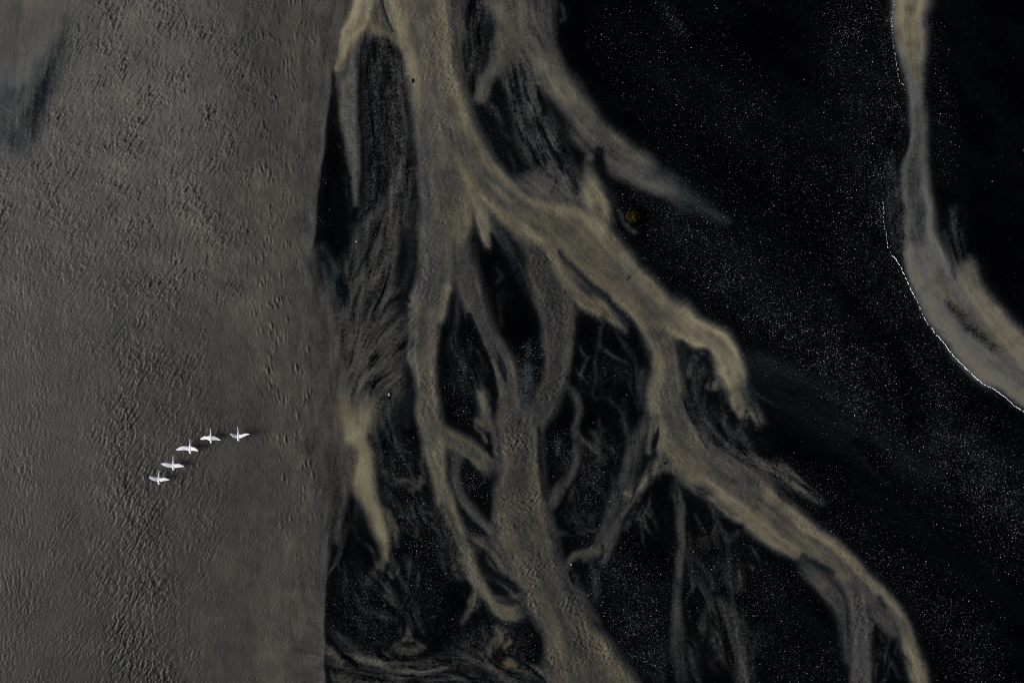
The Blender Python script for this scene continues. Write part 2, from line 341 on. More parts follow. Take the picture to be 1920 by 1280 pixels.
# ---- left foot of the left arm
ch([(810, 798, 20), (832, 818, 18), (868, 836, 17), (903, 862, 17), (935, 888, 20, 0)], .50, .4, 5, .35, fade=True)
gap([(868, 870, 12), (885, 905, 22), (900, 945, 22), (912, 968, 8)], .0, 4)
gap([(843, 860, 4), (847, 890, 6), (850, 915, 3)], .0, 3)
gap([(866, 980, 8), (882, 1005, 10), (895, 1012, 6)], .03, 5)
gap([(900, 820, 3), (915, 835, 8), (922, 850, 5)], .0, 4)
gap([(895, 1062, 3), (920, 1072, 8), (950, 1098, 14), (970, 1120, 12)], .05, 7)
thread([(900, 1075, 3), (930, 1085, 3), (960, 1100, 3)], .22, -.4, 4, .8)
thread([(930, 1118, 4), (960, 1122, 5), (985, 1110, 6)], .3, .0, 5, .5)
ch([(806, 795, 18), (815, 845, 17), (828, 910, 15), (840, 960, 16), (855, 1005, 18), (868, 1040, 18), (885, 1072, 14), (905, 1096, 10), (918, 1122, 8), (930, 1140, 11), (960, 1150, 13), (992, 1140, 11, 0)], .70, .5, 5, .55, .15, .1, fade=True)
thread([(893, 1085, 6), (893, 1110, 6), (888, 1132, 6)], .50, .2, 5, .6)
thread([(890, 1135, 6), (880, 1150, 4), (868, 1165, 4)], .35, .4, 5, .9)
ch([(838, 835, 5), (856, 862, 7), (858, 900, 7), (872, 940, 7), (897, 970, 7), (922, 994, 8)], .46, .1, 4, .2, .3, fade=True)
thread([(880, 1018, 12), (915, 1020, 14), (930, 1040, 14)], .44, .05, 9, .8)
thread([(822, 960, 12), (840, 1020, 16), (858, 1070, 14)], .20, .0, 12, .7, 1.0)
thread([(916, 770, 5), (922, 800, 6), (928, 850, 5)], .42, .1, 4, .4)
thread([(893, 800, 3), (903, 812, 3), (908, 826, 3)], .5, .3, 3, .4)

# ---- the spill fan from the wide river
stroke([(735, 400, 24), (712, 490, 40), (680, 560, 60), (665, 640, 75), (665, 720, 80), (660, 790, 60)], .40, -.05, 34, .6, .30, 0, flow=False)
thread([(600, 470, 6), (606, 540, 16), (615, 620, 24), (625, 700, 28), (632, 800, 30)], .42, -.05, 18, .25, .2)
thread([(668, 430, 5), (660, 500, 7), (652, 580, 14), (646, 660, 24)], .30, -.1, 12, 1.0, .4)
thread([(718, 400, 16), (700, 480, 16), (678, 550, 14), (662, 620, 18), (655, 700, 26), (660, 790, 26)], .40, -.05, 16, .8, .35)
thread([(750, 330, 14), (742, 420, 14), (724, 490, 12), (696, 560, 12), (676, 630, 16)], .36, -.05, 12, 1.0, .6)
thread([(776, 600, 6), (740, 618, 12), (706, 650, 16), (680, 700, 20)], .38, -.05, 14, 1.0, .2)
thread([(776, 640, 6), (740, 670, 16), (708, 710, 20), (684, 770, 20)], .32, -.1, 16, .8, .4)
thread([(630, 560, 20), (640, 680, 34), (646, 790, 34), (640, 880, 20)], .46, .0, 24, .4, .15)
gap([(776, 566, 2), (752, 560, 4), (732, 568, 3.5), (712, 592, 2)], .05, 5)
gap([(774, 580, 2), (752, 588, 3), (728, 602, 2.5), (705, 618, 1)], .08, 5)
stroke([(772, 600, 10), (735, 640, 34), (705, 700, 44), (690, 770, 30)], .34, -.1, 26, .7, .25, 0, flow=False, op=.8)
for q in range(11):      # silt filaments that fan out from the spill towards the upper right
    a0 = math.radians(-96 + 8.2 * q + random.uniform(-2, 2)); ln_ = random.uniform(120, 210) * (1 - .035 * q)
    x0_, y0_ = 640 + 3.2 * q, 640 + 9 * q
    bend = random.uniform(-.20, -.02) + .055 * q
    pts = [(x0_ + ln_ * f * math.cos(a0 + bend * f * f), y0_ + ln_ * f * math.sin(a0 + bend * f * f), 7 - 4.5 * f, 1 - .55 * f) for f in (1, .75, .5, .25, 0)]
    thread(pts, random.uniform(.34, .5), -.05, 7, 1.0, .25)
gap([(758, 440, 8), (754, 490, 12), (745, 530, 9)], .06, 12)
gap([(704, 540, 1), (690, 580, 3), (683, 605, 1)], .10, 4)
gap([(680, 530, 1), (664, 570, 2.5), (660, 600, 1)], .10, 4)
gap([(640, 520, 6), (636, 560, 4), (635, 580, 2)], .05, 5)
thread([(606, 486, 12), (622, 510, 16), (634, 560, 18)], .17, -.8, 14, .8, .2)
gap([(700, 420, 2), (690, 470, 4), (670, 520, 2)], .06, 5)
gap([(764, 690, 8), (768, 740, 12), (762, 790, 14)], .09, 9)
thread([(662, 720, 36), (668, 800, 30), (672, 850, 27), (680, 900, 23), (693, 935, 17), (708, 965, 16), (717, 1005, 12), (724, 1044, 6)], .85, .65, 9, .2, .15, fade=True)
thread([(652, 850, 16), (650, 910, 10), (640, 960, 6), (632, 1010, 5)], .42, .1, 8, .3, .2)
thread([(728, 960, 6), (740, 995, 6), (746, 1020, 3)], .40, .2, 6, .7, .3)
gap([(664, 940, 3), (665, 965, 12), (668, 1000, 14), (665, 1050, 20), (655, 1090, 24)], .02, 8)
thread([(666, 955, 10), (668, 985, 8)], .14, -.5, 9, .5, .8)
thread([(655, 985, 3), (640, 1020, 4), (630, 1050, 4)], .22, -.5, 5, .6)
thread([(690, 1090, 5), (702, 1075, 7), (716, 1060, 5)], .34, .3, 6, .9)
thread([(712, 1060, 4), (722, 1100, 7), (745, 1140, 8), (768, 1185, 8)], .26, -.1, 7, 1.2, .3)
thread([(735, 1040, 3), (752, 1090, 5), (780, 1140, 5), (790, 1180, 4)], .16, -.4, 7, 1.2, .4)
thread([(720, 800, 14), (745, 840, 16), (765, 870, 12)], .13, -.2, 14, 1.4, .7)
thread([(735, 880, 16), (765, 930, 20), (790, 960, 16)], .08, -.1, 16, 1.4, .8)
thread([(740, 900, 4), (768, 902, 4), (786, 912, 5), (788, 894, 3)], .34, .15, 3, .3)
thread([(745, 905, 4), (758, 918, 4), (772, 922, 4)], .24, .2, 4, .6)
thread([(775, 940, 4), (776, 965, 3)], .26, .1, 4, .7)
thread([(779, 990, 2), (780, 1005, 2)], .3, .6, 3, .3)
thread([(700, 820, 6), (715, 870, 10), (725, 930, 8)], .20, -.1, 10, .7, .9)
thread([(660, 1090, 24), (700, 1150, 30), (760, 1160, 30), (690, 1200, 24)], .08, -.2, 26, 1.4, .8)
thread([(750, 1215, 8), (768, 1225, 12), (790, 1215, 6)], .28, .1, 6, .8)
thread([(748, 1208, 2), (762, 1198, 2), (782, 1202, 2), (796, 1214, 3)], .36, .2, 3, .3)
thread([(600, 1225, 16), (660, 1235, 18), (720, 1245, 18), (780, 1256, 16), (850, 1240, 14), (890, 1236, 10), (940, 1252, 9), (980, 1262, 10), (1020, 1258, 14)], .28, .0, 13, 1.6, .3)
thread([(640, 1275, 14), (740, 1285, 20), (860, 1280, 18), (960, 1290, 20)], .26, -.1, 14, 1.2, .3)
gap([(830, 1258, 2), (860, 1262, 5), (885, 1275, 4)], .02, 4)
gap([(970, 1222, 12), (1000, 1200, 12), (1005, 1240, 6)], .0, 6)
thread([(930, 1178, 8), (938, 1192, 9), (926, 1205, 10), (918, 1220, 8)], .42, .4, 5, .4)
thread([(956, 1200, 6), (948, 1210, 4)], .48, .7, 4, .3)
thread([(944, 1175, 4), (950, 1182, 3)], .36, .3, 3, .4)
thread([(957, 1240, 11), (968, 1246, 6)], .5, .6, 5, .3)
thread([(870, 1210, 8), (885, 1225, 8)], .2, .2, 8, .9)
gap([(615, 1090, 4), (618, 1150, 5), (618, 1200, 4)], .01, 5)
thread([(620, 1180, 10), (650, 1210, 14)], .13, -.6, 12, 1.2, .3)

# sky reflection of wet pockets painted in blue grey, the crescent by the boulder, the hollow round the pale stone
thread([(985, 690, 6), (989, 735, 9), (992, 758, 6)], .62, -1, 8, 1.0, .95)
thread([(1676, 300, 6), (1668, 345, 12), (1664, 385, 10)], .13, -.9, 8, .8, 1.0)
thread([(1160, 398, 2), (1166, 415, 4), (1178, 430, 4), (1190, 434, 3)], .26, .1, 3, .2)
gap([(733, 727, .8), (729, 736, 2), (729, 742, 3), (733, 743, 1.5)], .0, 1.5)
# loose strands of silt wandering down the bars between the channels
zones = [(700, 790, 1030, 1190, 12), (1062, 1125, 1050, 1170, 7), (1292, 1420, 690, 850, 16), (1285, 1420, 940, 1240, 16), (865, 1000, 1085, 1250, 8),
         (1060, 1190, 640, 960, 12), (850, 910, 600, 760, 5), (720, 800, 830, 990, 9), (620, 760, 1200, 1290, 8), (1640, 1690, 1180, 1280, 5), (1420, 1500, 860, 910, 5), (1175, 1225, 900, 990, 6),
         (930, 1040, 160, 330, 8), (625, 680, 960, 1080, 5)]
for xa, xb, ya, yb, n_ in zones:
    for q in range(n_):
        x_, y_ = random.uniform(xa, xb), random.uniform(ya, yb - 20)
        h_ = math.radians(random.gauss(82, 15)); pts = []
        w0 = random.uniform(1.2, 3.4); m_ = random.randint(4, 8)
        for k in range(m_):
            f = k / (m_ - 1)
            pts.append((x_, y_, w0 * (1.1 - .6 * f), .9 * math.sin(math.pi * min(1, .12 + f))))
            h_ += random.gauss(0, .24); st_ = random.uniform(10, 18)
            x_ += st_ * math.cos(h_); y_ += st_ * math.sin(h_)
        thread(pts, random.uniform(.16, .36), random.uniform(-.45, .25), random.uniform(1.8, 4), .9, .3, flow=False)
# ---- side stream
thread([(1676, 310, 8), (1680, 390, 17), (1690, 450, 19), (1702, 490, 12)], .24, -.6, 5, .7, 1.0)
ch([(1707, -60, 34), (1707, 0, 34), (1706, 55, 27), (1712, 120, 18), (1718, 180, 12), (1720, 230, 12), (1721, 280, 14), (1718, 325, 21), (1720, 400, 25), (1727, 440, 29), (1738, 490, 42), (1765, 540, 48), (1802, 590, 55), (1847, 640, 60), (1902, 686, 58), (1965, 730, 52), (2100, 822, 56)], .98, .02, 5, .2, .12, .12, side=1.0)
ch([(1708, -60, 26), (1707, 0, 26), (1706, 55, 20), (1713, 120, 11), (1718, 150, 6)], .92, .7, 7, .05, side=1.0)
ch([(1719, 185, 8), (1720, 300, 9)], .52, .0, 4, .8, side=1.0, fade=True)
thread([(1716, 320, 16), (1714, 380, 15), (1722, 440, 16)], .46, -.35, 8, .4, .3)
ch([(1803, 470, 7), (1812, 505, 10), (1832, 550, 13), (1865, 600, 16), (1905, 650, 20), (1970, 700, 24), (2100, 780, 30)], 1.0, .6, 9, .05, side=1.0, fade=True)
thread([(1758, 515, 5), (1785, 565, 8), (1830, 610, 8), (1880, 655, 8)], .66, .4, 8, .1)
thread([(1790, 400, 14), (1795, 440, 14), (1798, 480, 10)], .14, -.2, 10, 1.3, .4)
gap([(1772, 440, 4), (1780, 480, 6), (1792, 520, 3)], .20, 8)
thread([(1775, 568, 3), (1800, 592, 7), (1828, 622, 8), (1862, 652, 5)], .30, -.1, 7, .3, 1.0)
gap([(1690, 215, 6), (1694, 270, 10), (1686, 310, 6)], .03, 6)

# ---- the wide river on the left
ye = [-200, 0, 60, 100, 150, 200, 300, 400, 470, 500, 560, 640, 720, 800, 880, 950, 1010, 1060, 1100, 1280, 1500]
xe = [655, 648, 640, 633, 625, 618, 605, 594, 588, 588, 592, 600, 606, 612, 620, 626, 618, 614, 611, 611, 613]
edge = np.interp(PY, ye, xe).astype(np.float32)
edw = np.interp(GY, [-100, 60, 130, 460, 520, 860, 980, 1080, 1300], [16, 12, 4, 3, 36, 34, 12, 3, 2.5]).astype(np.float32)
rv = 1 - sstep(-1, 1, (PX * .5 + GX * .5 - edge * 1.0) / edw)
big = noise(60, 400, 1.3, 80, 2.5)
rd = .46 + .02 * big + .022 * noise(10, 60, .9, 80, 1.5) * (.4 + .9 * sstep(280, 420, GX))
rd += .34 * sstep(820, 180, GY) * sstep(540, 320, GX) - .14 * sstep(720, 1120, GY) * sstep(520, 180, GX) - .05 * sstep(250, 420, GX) * sstep(500, 800, GY)
bank = edge - GX
rd += .06 * np.exp(-((bank - 70 - 25 * big) / 38) ** 2)
rd -= .05 * np.exp(-((bank - 26) / 16) ** 2) * sstep(480, 200, GY)
rd += .05 * np.exp(-((bank - 6) / 7) ** 2)
rt = -.06 + .13 * sstep(330, 540, GX + 30 * big) + .03 * big
rt = rt - .08 * np.exp(-((bank - 26) / 18) ** 2)
D = D * (1 - rv) + rd * rv
T = T * (1 - rv) + rt * rv
W = W * (1 - rv) + rv * (.03 + .26 * sstep(500, 590, GX))
S = S * (1 - rv) + rv * .05
G *= (1 - rv)
WT = np.maximum(WT, rv); RV = rv
rr = .62 - .42 * sstep(380, 720, GY) * sstep(260, 180, GX)
rr = rr + .34 * np.exp(-((GX - 335 - .02 * GY) / 95) ** 2) * sstep(720, 380, GY) + .22 * np.exp(-((GX - 240) / 60) ** 2) * sstep(560, 700, GY)
rr = rr * (1 - .80 * sstep(300, 480, GX + 30 * big) * sstep(480, 640, GY)) * (1 - .55 * sstep(440, 520, GX + 12 * big))
rr = rr + .15 * np.exp(-((GX - 265 - .12 * (GY - 1000)) / 50) ** 2) * sstep(820, 960, GY)
rr = np.clip(rr, .17, .82)
band = np.exp(-((bank - 95 + .06 * (GY - 300)) / 55) ** 2) * sstep(1250, 700, GY)
calm = sstep(150, 90, GX + .35 * (GY - 60)) * sstep(330, 230, GY)
rr *= (1 - .92 * calm)
R = R * (1 - rv) + rr * rv
# the smooth slick in the corner and its dark tail
stroke([(20, 40, 60), (20, 160, 50), (20, 260, 30)], .80, -.4, 40, .3, .05, .05, op=.8)
stroke([(130, 20, 6, .3), (110, 90, 16), (86, 160, 18), (66, 220, 17), (50, 290, 10, .6)], .30, -.55, 22, .9, .55, .05, op=.8)
stroke([(96, 120, 5, .3), (82, 165, 9), (70, 215, 10), (60, 262, 6, .5)], .06, -.7, 13, 1.0, .85, .05, op=.8)
for q in range(16):
    x_, y_ = random.uniform(8, 60), random.uniform(150, 250)
    stroke([(x_, y_, random.uniform(1, 3), 0), (x_ - 3, y_ + 14, 3), (x_ - 6, y_ + random.uniform(25, 50), 1, 0)], .22, -.6, 5, .8, .6, op=.55, flow=False)
stroke([(14, 190, 18), (28, 260, 20)], .42, -.5, 26, .6, .5, .1, op=.7)
stroke([(40, 30, 30), (60, -40, 40), (20, 90, 26)], .56, .25, 30, .3, .05, .05, op=.7)
stroke([(110, -30, 8), (104, 40, 7), (92, 100, 5)], .62, .35, 9, .5, .05, .05, op=.6)
# darker, flatter zone where the swans cross
stroke([(360, 640, 40), (360, 800, 60), (380, 960, 90), (380, 1150, 80)], .40, .05, 70, op=.6, flow=False)

# ------------------------------------------------------------------ flow streaks (line integral of noise along the flow)
VX = blur(VX, 5); VY = blur(VY, 5)
ln = np.hypot(VX, VY) + 1e-6
VX, VY = (VX / ln).ravel(), (VY / ln).ravel()
def streaks(src, n, VX, VY):
    acc = np.zeros(NX * NY, np.float32); wsum = 0.0
    for sg in (1, -1):
        qx = np.tile(np.arange(NX, dtype=np.float32), NY); qy = np.repeat(np.arange(NY, dtype=np.float32), NX)
        sf = src.ravel()
        for i in range(n):
            idx = np.clip(qy + .5, 0, NY - 1).astype(np.int32) * NX + np.clip(qx + .5, 0, NX - 1).astype(np.int32)
            k = .5 + .5 * math.cos(math.pi * i / n)
            acc += k * sf[idx]; wsum += k
            qx += sg * VX[idx]; qy += sg * VY[idx]
    acc = acc.reshape(NY, NX)
    return (acc - acc.mean()) / acc.std()
L1 = streaks(noise(3, 12, .3), 11, VX, VY)
L2 = streaks(noise(10, 60, .8), 26, VX, VY)
LC = streaks(noise(7, 30, .6), 60, VX, VY)
tq = .6 * noise(40, 130, .9).ravel()
VX3, VY3 = VX * np.cos(tq) - VY * np.sin(tq), VX * np.sin(tq) + VY * np.cos(tq)
L3 = streaks(noise(5, 22, .5), 30, VX3, VY3)
L3 = .8 * L3 + .45 * noise(4, 20, .6)
streak = .28 * L1 + .62 * L2 + .30 * noise(4, 22, .6)

sp = noise(3.2, 9, .2)
sp2 = noise(6, 40, .8)
cloud = noise(20, 140, 1.4)
white = rng.standard_normal((NY, NX)).astype(np.float32)

gl = np.clip(G, 0, 1)
bands = noise(30, 260, 1.2, 38, 3.0)
east = sstep(1020, 1250, GX)
D = np.maximum(D, (.030 * gl + .016 * east * np.clip(.5 + .7 * bands, 0, 2)) * np.clip(.5 + .7 * noise(3.2, 8, .2), 0, 3))
# marbled silt curls left between the channels
mw = [14 * noise(24, 80, 1.0) for _ in range(4)]
def warped(n, a, b): return n[np.clip(np.arange(NY)[:, None] + (b / STEP).astype(int), 0, NY - 1), np.clip(np.arange(NX)[None] + (a / STEP).astype(int), 0, NX - 1)]
m1 = warped(noise(26, 110, 1.0), mw[0], mw[1]); m2 = warped(noise(16, 60, .8, 75, 2.0), mw[2], mw[3])
curl = np.exp(-(m1 / .16) ** 2) * sstep(-.6, .9, m2) + .7 * np.exp(-(m2 / .14) ** 2) * sstep(-.2, 1.2, m1) + .35 * sstep(.5, 2, m1)
MK = Z()
for x_, y_, q_, v_ in [(740, 870, 60, .8), (765, 960, 60, 1), (700, 1150, 80, 1), (770, 1160, 70, .9), (660, 1200, 50, .8), (930, 1200, 60, 1), (870, 1225, 50, .9), (1100, 880, 70, 1), (1090, 970, 50, .8),
                       (1140, 830, 50, .6), (1120, 720, 60, .5), (1180, 700, 40, .7), (1330, 800, 55, .8), (1390, 830, 50, .8), (1330, 1180, 60, .8), (1370, 1060, 50, .6), (1400, 1210, 50, .7), (1240, 1240, 50, .6),
                       (880, 700, 50, .7), (1090, 1120, 50, .9), (930, 560, 40, .4), (690, 420, 50, .6), (1195, 950, 30, .8), (960, 240, 50, .5), (1660, 1230, 40, .5), (1460, 880, 30, .7)]:
    MK = np.maximum(MK, v_ * np.exp(-((GX - x_) ** 2 + (GY - y_) ** 2) / (2 * (q_ * .55) ** 2)))
bare = sstep(.22, .04, D)
haze_n = np.clip(.45 + .5 * noise(14, 70, .9) + .45 * noise(3.2, 9, .3), 0, 2.2)
D = np.maximum(D, .27 * MK * np.clip(curl, 0, 1.2) * bare + .075 * MK * bare * haze_n)
T = np.where(MK * bare > .3, -.15 + .15 * m2, T)
near = np.clip(MK + .55 * sstep(.02, .16, blur(D, 10)) * sstep(.9, .5, RV), 0, 1)
D = np.maximum(D, .24 * near * np.clip(.3 + .6 * noise(14, 60, .8), 0, 1.3) * sstep(.7, 2.4, L3) * sstep(.30, .05, D) * sstep(.9, .5, RV))
eg = 4 * np.clip(D, 0, 1) * (1 - np.clip(D, 0, 1)) * np.clip(1.1 - D, 0, 1) * sstep(.9, .4, RV)
D = np.clip(D + .05 * eg * (.5 * L3 + noise(4, 22, .5)), 0, 1.1)
chn = WT * (1 - RV)
D = D * (1 + chn * (.045 * LC + .03 * L1 + .07 * noise(12, 70, 1.0))) * (1 + RV * .02 * LC)
halo = blur(D, 9)
Wd = W * np.clip(1.25 - D, .15, 1.0)
D2 = D * (1 + .68 * Wd * streak + .05 * cloud) + .035 * Wd * streak * sstep(.03, .12, D)
D2 *= 1 - S * np.clip(.42 + .55 * sp + .35 * sp2, 0, 1)
D2 *= 1 + .05 * white + .04 * sp
lift = np.clip(.19 * halo * (1 + .5 * streak), 0, 1)
TH = np.clip((lift - D2) / (lift + .01), 0, 1) * (halo > .02)
D2 = np.maximum(D2, lift)
D2 = np.clip(D2, 0, 1.1)
T2 = np.clip(T * (1 - TH) - .6 * TH + .04 * cloud + .02 * L2, -1, 1)
T2 = T2 - .3 * sstep(.35, .08, D2) * (T2 < .75)

# ------------------------------------------------------------------ ripples
dx, dy = 5 * noise(30, 90, 1.), 5 * noise(30, 90, 1.)
def ridge(lo, hi, th, an, sharp):
    n = noise(lo, hi, .4, th, an)
    return np.exp(-(n / sharp) ** 2) + .20 * n
wA = ridge(7.5, 14, -57, 3.0, .40)         # slanting wrinkles
wB = ridge(7, 12, 90, 3.6, .40)          # lengthwise wrinkles far left
wC = ridge(12, 24, -66, 1.9, .28) * np.clip(.5 + .45 * noise(24, 70, .8), .15, 1.1)        # loose curls in the middle
wD = noise(5, 10, .3, -38, 2.2)          # cross ripples
wE = noise(4, 8, .3)
wF = noise(5.5, 10, .3, 34, 2.2)
zB = np.exp(-((GX - 85 + .05 * GY) / 60) ** 2) * sstep(380, 560, GY)
zC = sstep(235, 310, GX + 20 * cloud) * sstep(-200, 100, GX)
rip_r = wA * (1 - zB) * (1 - .75 * zC) + wB * zB + wC * zC * .75 + .35 * wA * zC + .12 * wD + .10 * wE
rip_b = np.clip(noise(5, 12, .4, 84, 3.6), -.6, 3) * band * np.clip(.35 + .8 * noise(25, 80, .9), 0, 2)
patch = np.clip(.85 + .28 * noise(40, 160, 1.2), .45, 1.5)
rip_c = .55 * wD + .35 * wF + .30 * wE
H = (rip_r * RV * patch * .118 + rip_c * (1 - RV) * np.clip(patch * 1.5 - .6, .25, 2) * .050) * R + (.031 * rip_b + .006 * wE) * RV
veil = .003 * sp * sstep(.02, .2, D2)
H = .35 * blur(H, 1.1) + .65 * H
ZZ = .014 + .06 * sstep(0, 1, WT) + H + veil

# ------------------------------------------------------------------ mesh builders
def add_attr(me, name, arr):
    a = me.attributes.new(name, 'FLOAT', 'POINT'); a.data.foreach_set('value', np.ascontiguousarray(arr, np.float32))

def mesh_from(name, co, faces, mat, nv=4):
    me = bpy.data.meshes.new(name)
    n = len(faces)
    me.vertices.add(len(co)); me.vertices.foreach_set('co', np.ascontiguousarray(co, np.float32).ravel())
    me.loops.add(n * nv); me.loops.foreach_set('vertex_index', np.ascontiguousarray(faces, np.int32).ravel())
    me.polygons.add(n)
    me.polygons.foreach_set('loop_start', np.arange(0, n * nv, nv, dtype=np.int32))
    me.polygons.foreach_set('loop_total', np.full(n, nv, np.int32))
    me.update(calc_edges=True)
    me.materials.append(mat)
    o = bpy.data.objects.new(name, me); C.objects.link(o)
    return o

def patch_from(name, cells, mat):
    """cells of the survey grid that belong to one body of water or silt, as one mesh"""
    j, i = np.nonzero(cells)
    v00 = j * NX + i
    quad = np.stack([v00 + NX, v00 + NX + 1, v00 + 1, v00], 1)
    used, inv = np.unique(quad.ravel(), return_inverse=True)
    co = np.stack([wx(GX.ravel()[used]), wy(GY.ravel()[used]), ZZ.ravel()[used]], 1)
    o = mesh_from(name, co, inv.reshape(-1, 4), mat)
    me = o.data
    for nm, F in (('silt', D2), ('tint', T2), ('wet', WT)): add_attr(me, nm, F.ravel()[used])
    me.polygons.foreach_set('use_smooth', np.ones(len(me.polygons), bool))
    o['kind'] = 'structure'
    return o

# ------------------------------------------------------------------ materials
def new_mat(name):
    m = bpy.data.materials.new(name); m.use_nodes = True
    nt = m.node_tree; b = nt.nodes['Principled BSDF']
    return m, nt, b, nt.nodes.new, nt.links.new

def delta_material(name, water):
    m, nt, b, N, Lk = new_mat(name)
    def attr(n):
        a = N('ShaderNodeAttribute'); a.attribute_name = n; return a.outputs['Fac']
    geo = N('ShaderNodeNewGeometry')
    mp = N('ShaderNodeMapRange'); Lk(attr('tint'), mp.inputs[0]); mp.inputs[1].default_value = -1; mp.inputs[2].default_value = 1
    rp = N('ShaderNodeValToRGB'); Lk(mp.outputs[0], rp.inputs[0])
    e = rp.color_ramp.elements
    e[0].position = 0; e[0].color = (.070, .090, .104, 1)
    e[1].position = 1; e[1].color = (.310, .278, .180, 1)
    q = e.new(.5); q.color = (.128, .122, .107, 1)
    q = e.new(.75); q.color = (.188, .165, .110, 1)
    nz = N('ShaderNodeTexNoise'); nz.inputs['Scale'].default_value = 9; nz.inputs['Detail'].default_value = 4
    Lk(geo.outputs['Position'], nz.inputs['Vector'])
    mr = N('ShaderNodeMapRange'); Lk(nz.outputs['Fac'], mr.inputs[0]); mr.inputs[1].default_value = .25; mr.inputs[2].default_value = .75; mr.inputs[3].default_value = .84; mr.inputs[4].default_value = 1.15
    f = N('ShaderNodeMath'); f.operation = 'MULTIPLY'; Lk(attr('silt'), f.inputs[0]); Lk(mr.outputs[0], f.inputs[1]); f.use_clamp = True
    mx = N('ShaderNodeMix'); mx.data_type = 'RGBA'; Lk(f.outputs[0], mx.inputs['Factor'])
    mx.inputs['A'].default_value = (.0009, .0010, .0016, 1); Lk(rp.outputs[0], mx.inputs['B'])
    Lk(mx.outputs['Result'], b.inputs['Base Color'])
    b.inputs['Roughness'].default_value = 0.42 if water else .75
    sl = N('ShaderNodeMath'); sl.operation = 'MULTIPLY'; Lk(attr('wet'), sl.inputs[0]); sl.inputs[1].default_value = .07
    Lk(sl.outputs[0], b.inputs['Specular IOR Level'])
    bn = N('ShaderNodeTexNoise'); bn.inputs['Scale'].default_value = 5; bn.inputs['Detail'].default_value = 5
    Lk(geo.outputs['Position'], bn.inputs['Vector'])
    bp = N('ShaderNodeBump'); bp.inputs['Strength'].default_value = .4; bp.inputs['Distance'].default_value = .014
    Lk(bn.outputs['Fac'], bp.inputs['Height']); Lk(bp.outputs[0], b.inputs['Normal'])
    return m

M_river = delta_material('silty_river_water', True)
M_stream = delta_material('silty_stream_water', True)
M_silt = delta_material('silt_veil', False)

def sand_material():
    m = delta_material('black_sand', False)
    return m
M_sand = sand_material()

# ------------------------------------------------------------------ the ground: one sheet out to the horizon
xs = np.concatenate([-np.geomspace(60000, 2400, 12), np.arange(-2200, 4121, 10.0), np.geomspace(4300, 62000, 12)])
ysv = np.concatenate([-np.geomspace(60000, 1650, 12), np.arange(-1500, 2781, 10.0), np.geomspace(2900, 62000, 12)])
AX, AY = np.meshgrid(xs, ysv)
def fold(q, n):      # beyond the surveyed ground the same delta goes on, mirrored
    q = np.mod(np.rint(q).astype(np.int64) - 4, 2 * (n - 9)); return 4 + np.minimum(q, 2 * (n - 9) - q).astype(int)
ii, jj = fold((AX - X0) / STEP, NX), fold((AY - Y0) / STEP, NY)
nx, ny = len(xs), len(ysv)
v = (np.arange(ny - 1)[:, None] * nx + np.arange(nx - 1)[None, :]).ravel()
ground = mesh_from('ground', np.stack([wx(AX.ravel()), wy(AY.ravel()), np.zeros(AX.size)], 1), np.stack([v + nx, v + nx + 1, v + 1, v], 1), M_sand)
add_attr(ground.data, 'silt', D2[jj, ii].ravel()); add_attr(ground.data, 'tint', T2[jj, ii].ravel()); add_attr(ground.data, 'wet', (WT * 0)[jj, ii].ravel())
ground['kind'] = 'structure'

cD = np.maximum.reduce([D2[:-1, :-1], D2[1:, :-1], D2[:-1, 1:], D2[1:, 1:]])
cW = WT[:-1, :-1] > .5
cR = cW & (RV[:-1, :-1] > .5)
cS = cW & ~cR & (WS[:-1, :-1] > .4)
cB = cW & ~cR & ~cS
patch_from('river', cR, M_river)
patch_from('braided_stream', cB, M_stream)
patch_from('side_stream', cS, M_stream)
patch_from('silt_flat', ~cW & (cD > .012), M_silt)

def field(F, x, y):
    return F[np.clip(np.rint((y - Y0) / STEP), 0, NY - 1).astype(int), np.clip(np.rint((x - X0) / STEP), 0, NX - 1).astype(int)]

# ------------------------------------------------------------------ sun and sky glints on wet black sand, put in as pale specks
def glint_mat(name, lo, hi, rough=.5):
    m, nt, b, N, Lk = new_mat(name)
    g = N('ShaderNodeNewGeometry')
    r = N('ShaderNodeValToRGB'); Lk(g.outputs['Random Per Island'], r.inputs[0])
    r.color_ramp.elements[0].color = lo; r.color_ramp.elements[1].color = hi
    k = r.color_ramp.elements.new(.86); k.color = tuple(a + (c - a) * .13 for a, c in zip(lo, hi))
    Lk(r.outputs[0], b.inputs['Base Color']); b.inputs['Roughness'].default_value = rough
    b.inputs['Specular IOR Level'].default_value = .3
    return m
M_glint = glint_mat('pale_sand_glints', (.018, .021, .03, 1), (.48, .52, .60, 1))
n_try = 1600000
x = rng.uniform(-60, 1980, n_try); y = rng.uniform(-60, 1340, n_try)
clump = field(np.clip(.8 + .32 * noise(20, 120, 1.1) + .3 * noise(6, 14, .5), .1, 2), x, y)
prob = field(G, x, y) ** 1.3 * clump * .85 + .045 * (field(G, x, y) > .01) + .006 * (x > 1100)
prob *= np.maximum(field(sstep(.26, .12, D2), x, y), .8 * (np.hypot((x - 988) / 16, (y - 728) / 36) < 1))  # pale specks also kept on the painted sky reflection
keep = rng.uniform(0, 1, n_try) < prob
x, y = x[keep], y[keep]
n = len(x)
print('glint_specks', n)
size = .011 + .013 * rng.pareto(2.2, n).clip(0, 4)
size = np.clip(size * 1.05, .012, .048)
oc = np.array([(1, 0, 0), (0, 1, 0), (-1, 0, 0), (0, -1, 0), (0, 0, 1), (0, 0, -1)], float)
of = np.array([(0, 1, 4), (1, 2, 4), (2, 3, 4), (3, 0, 4), (1, 0, 5), (2, 1, 5), (3, 2, 5), (0, 3, 5)])
jit = rng.uniform(.65, 1.35, (n, 6, 1))
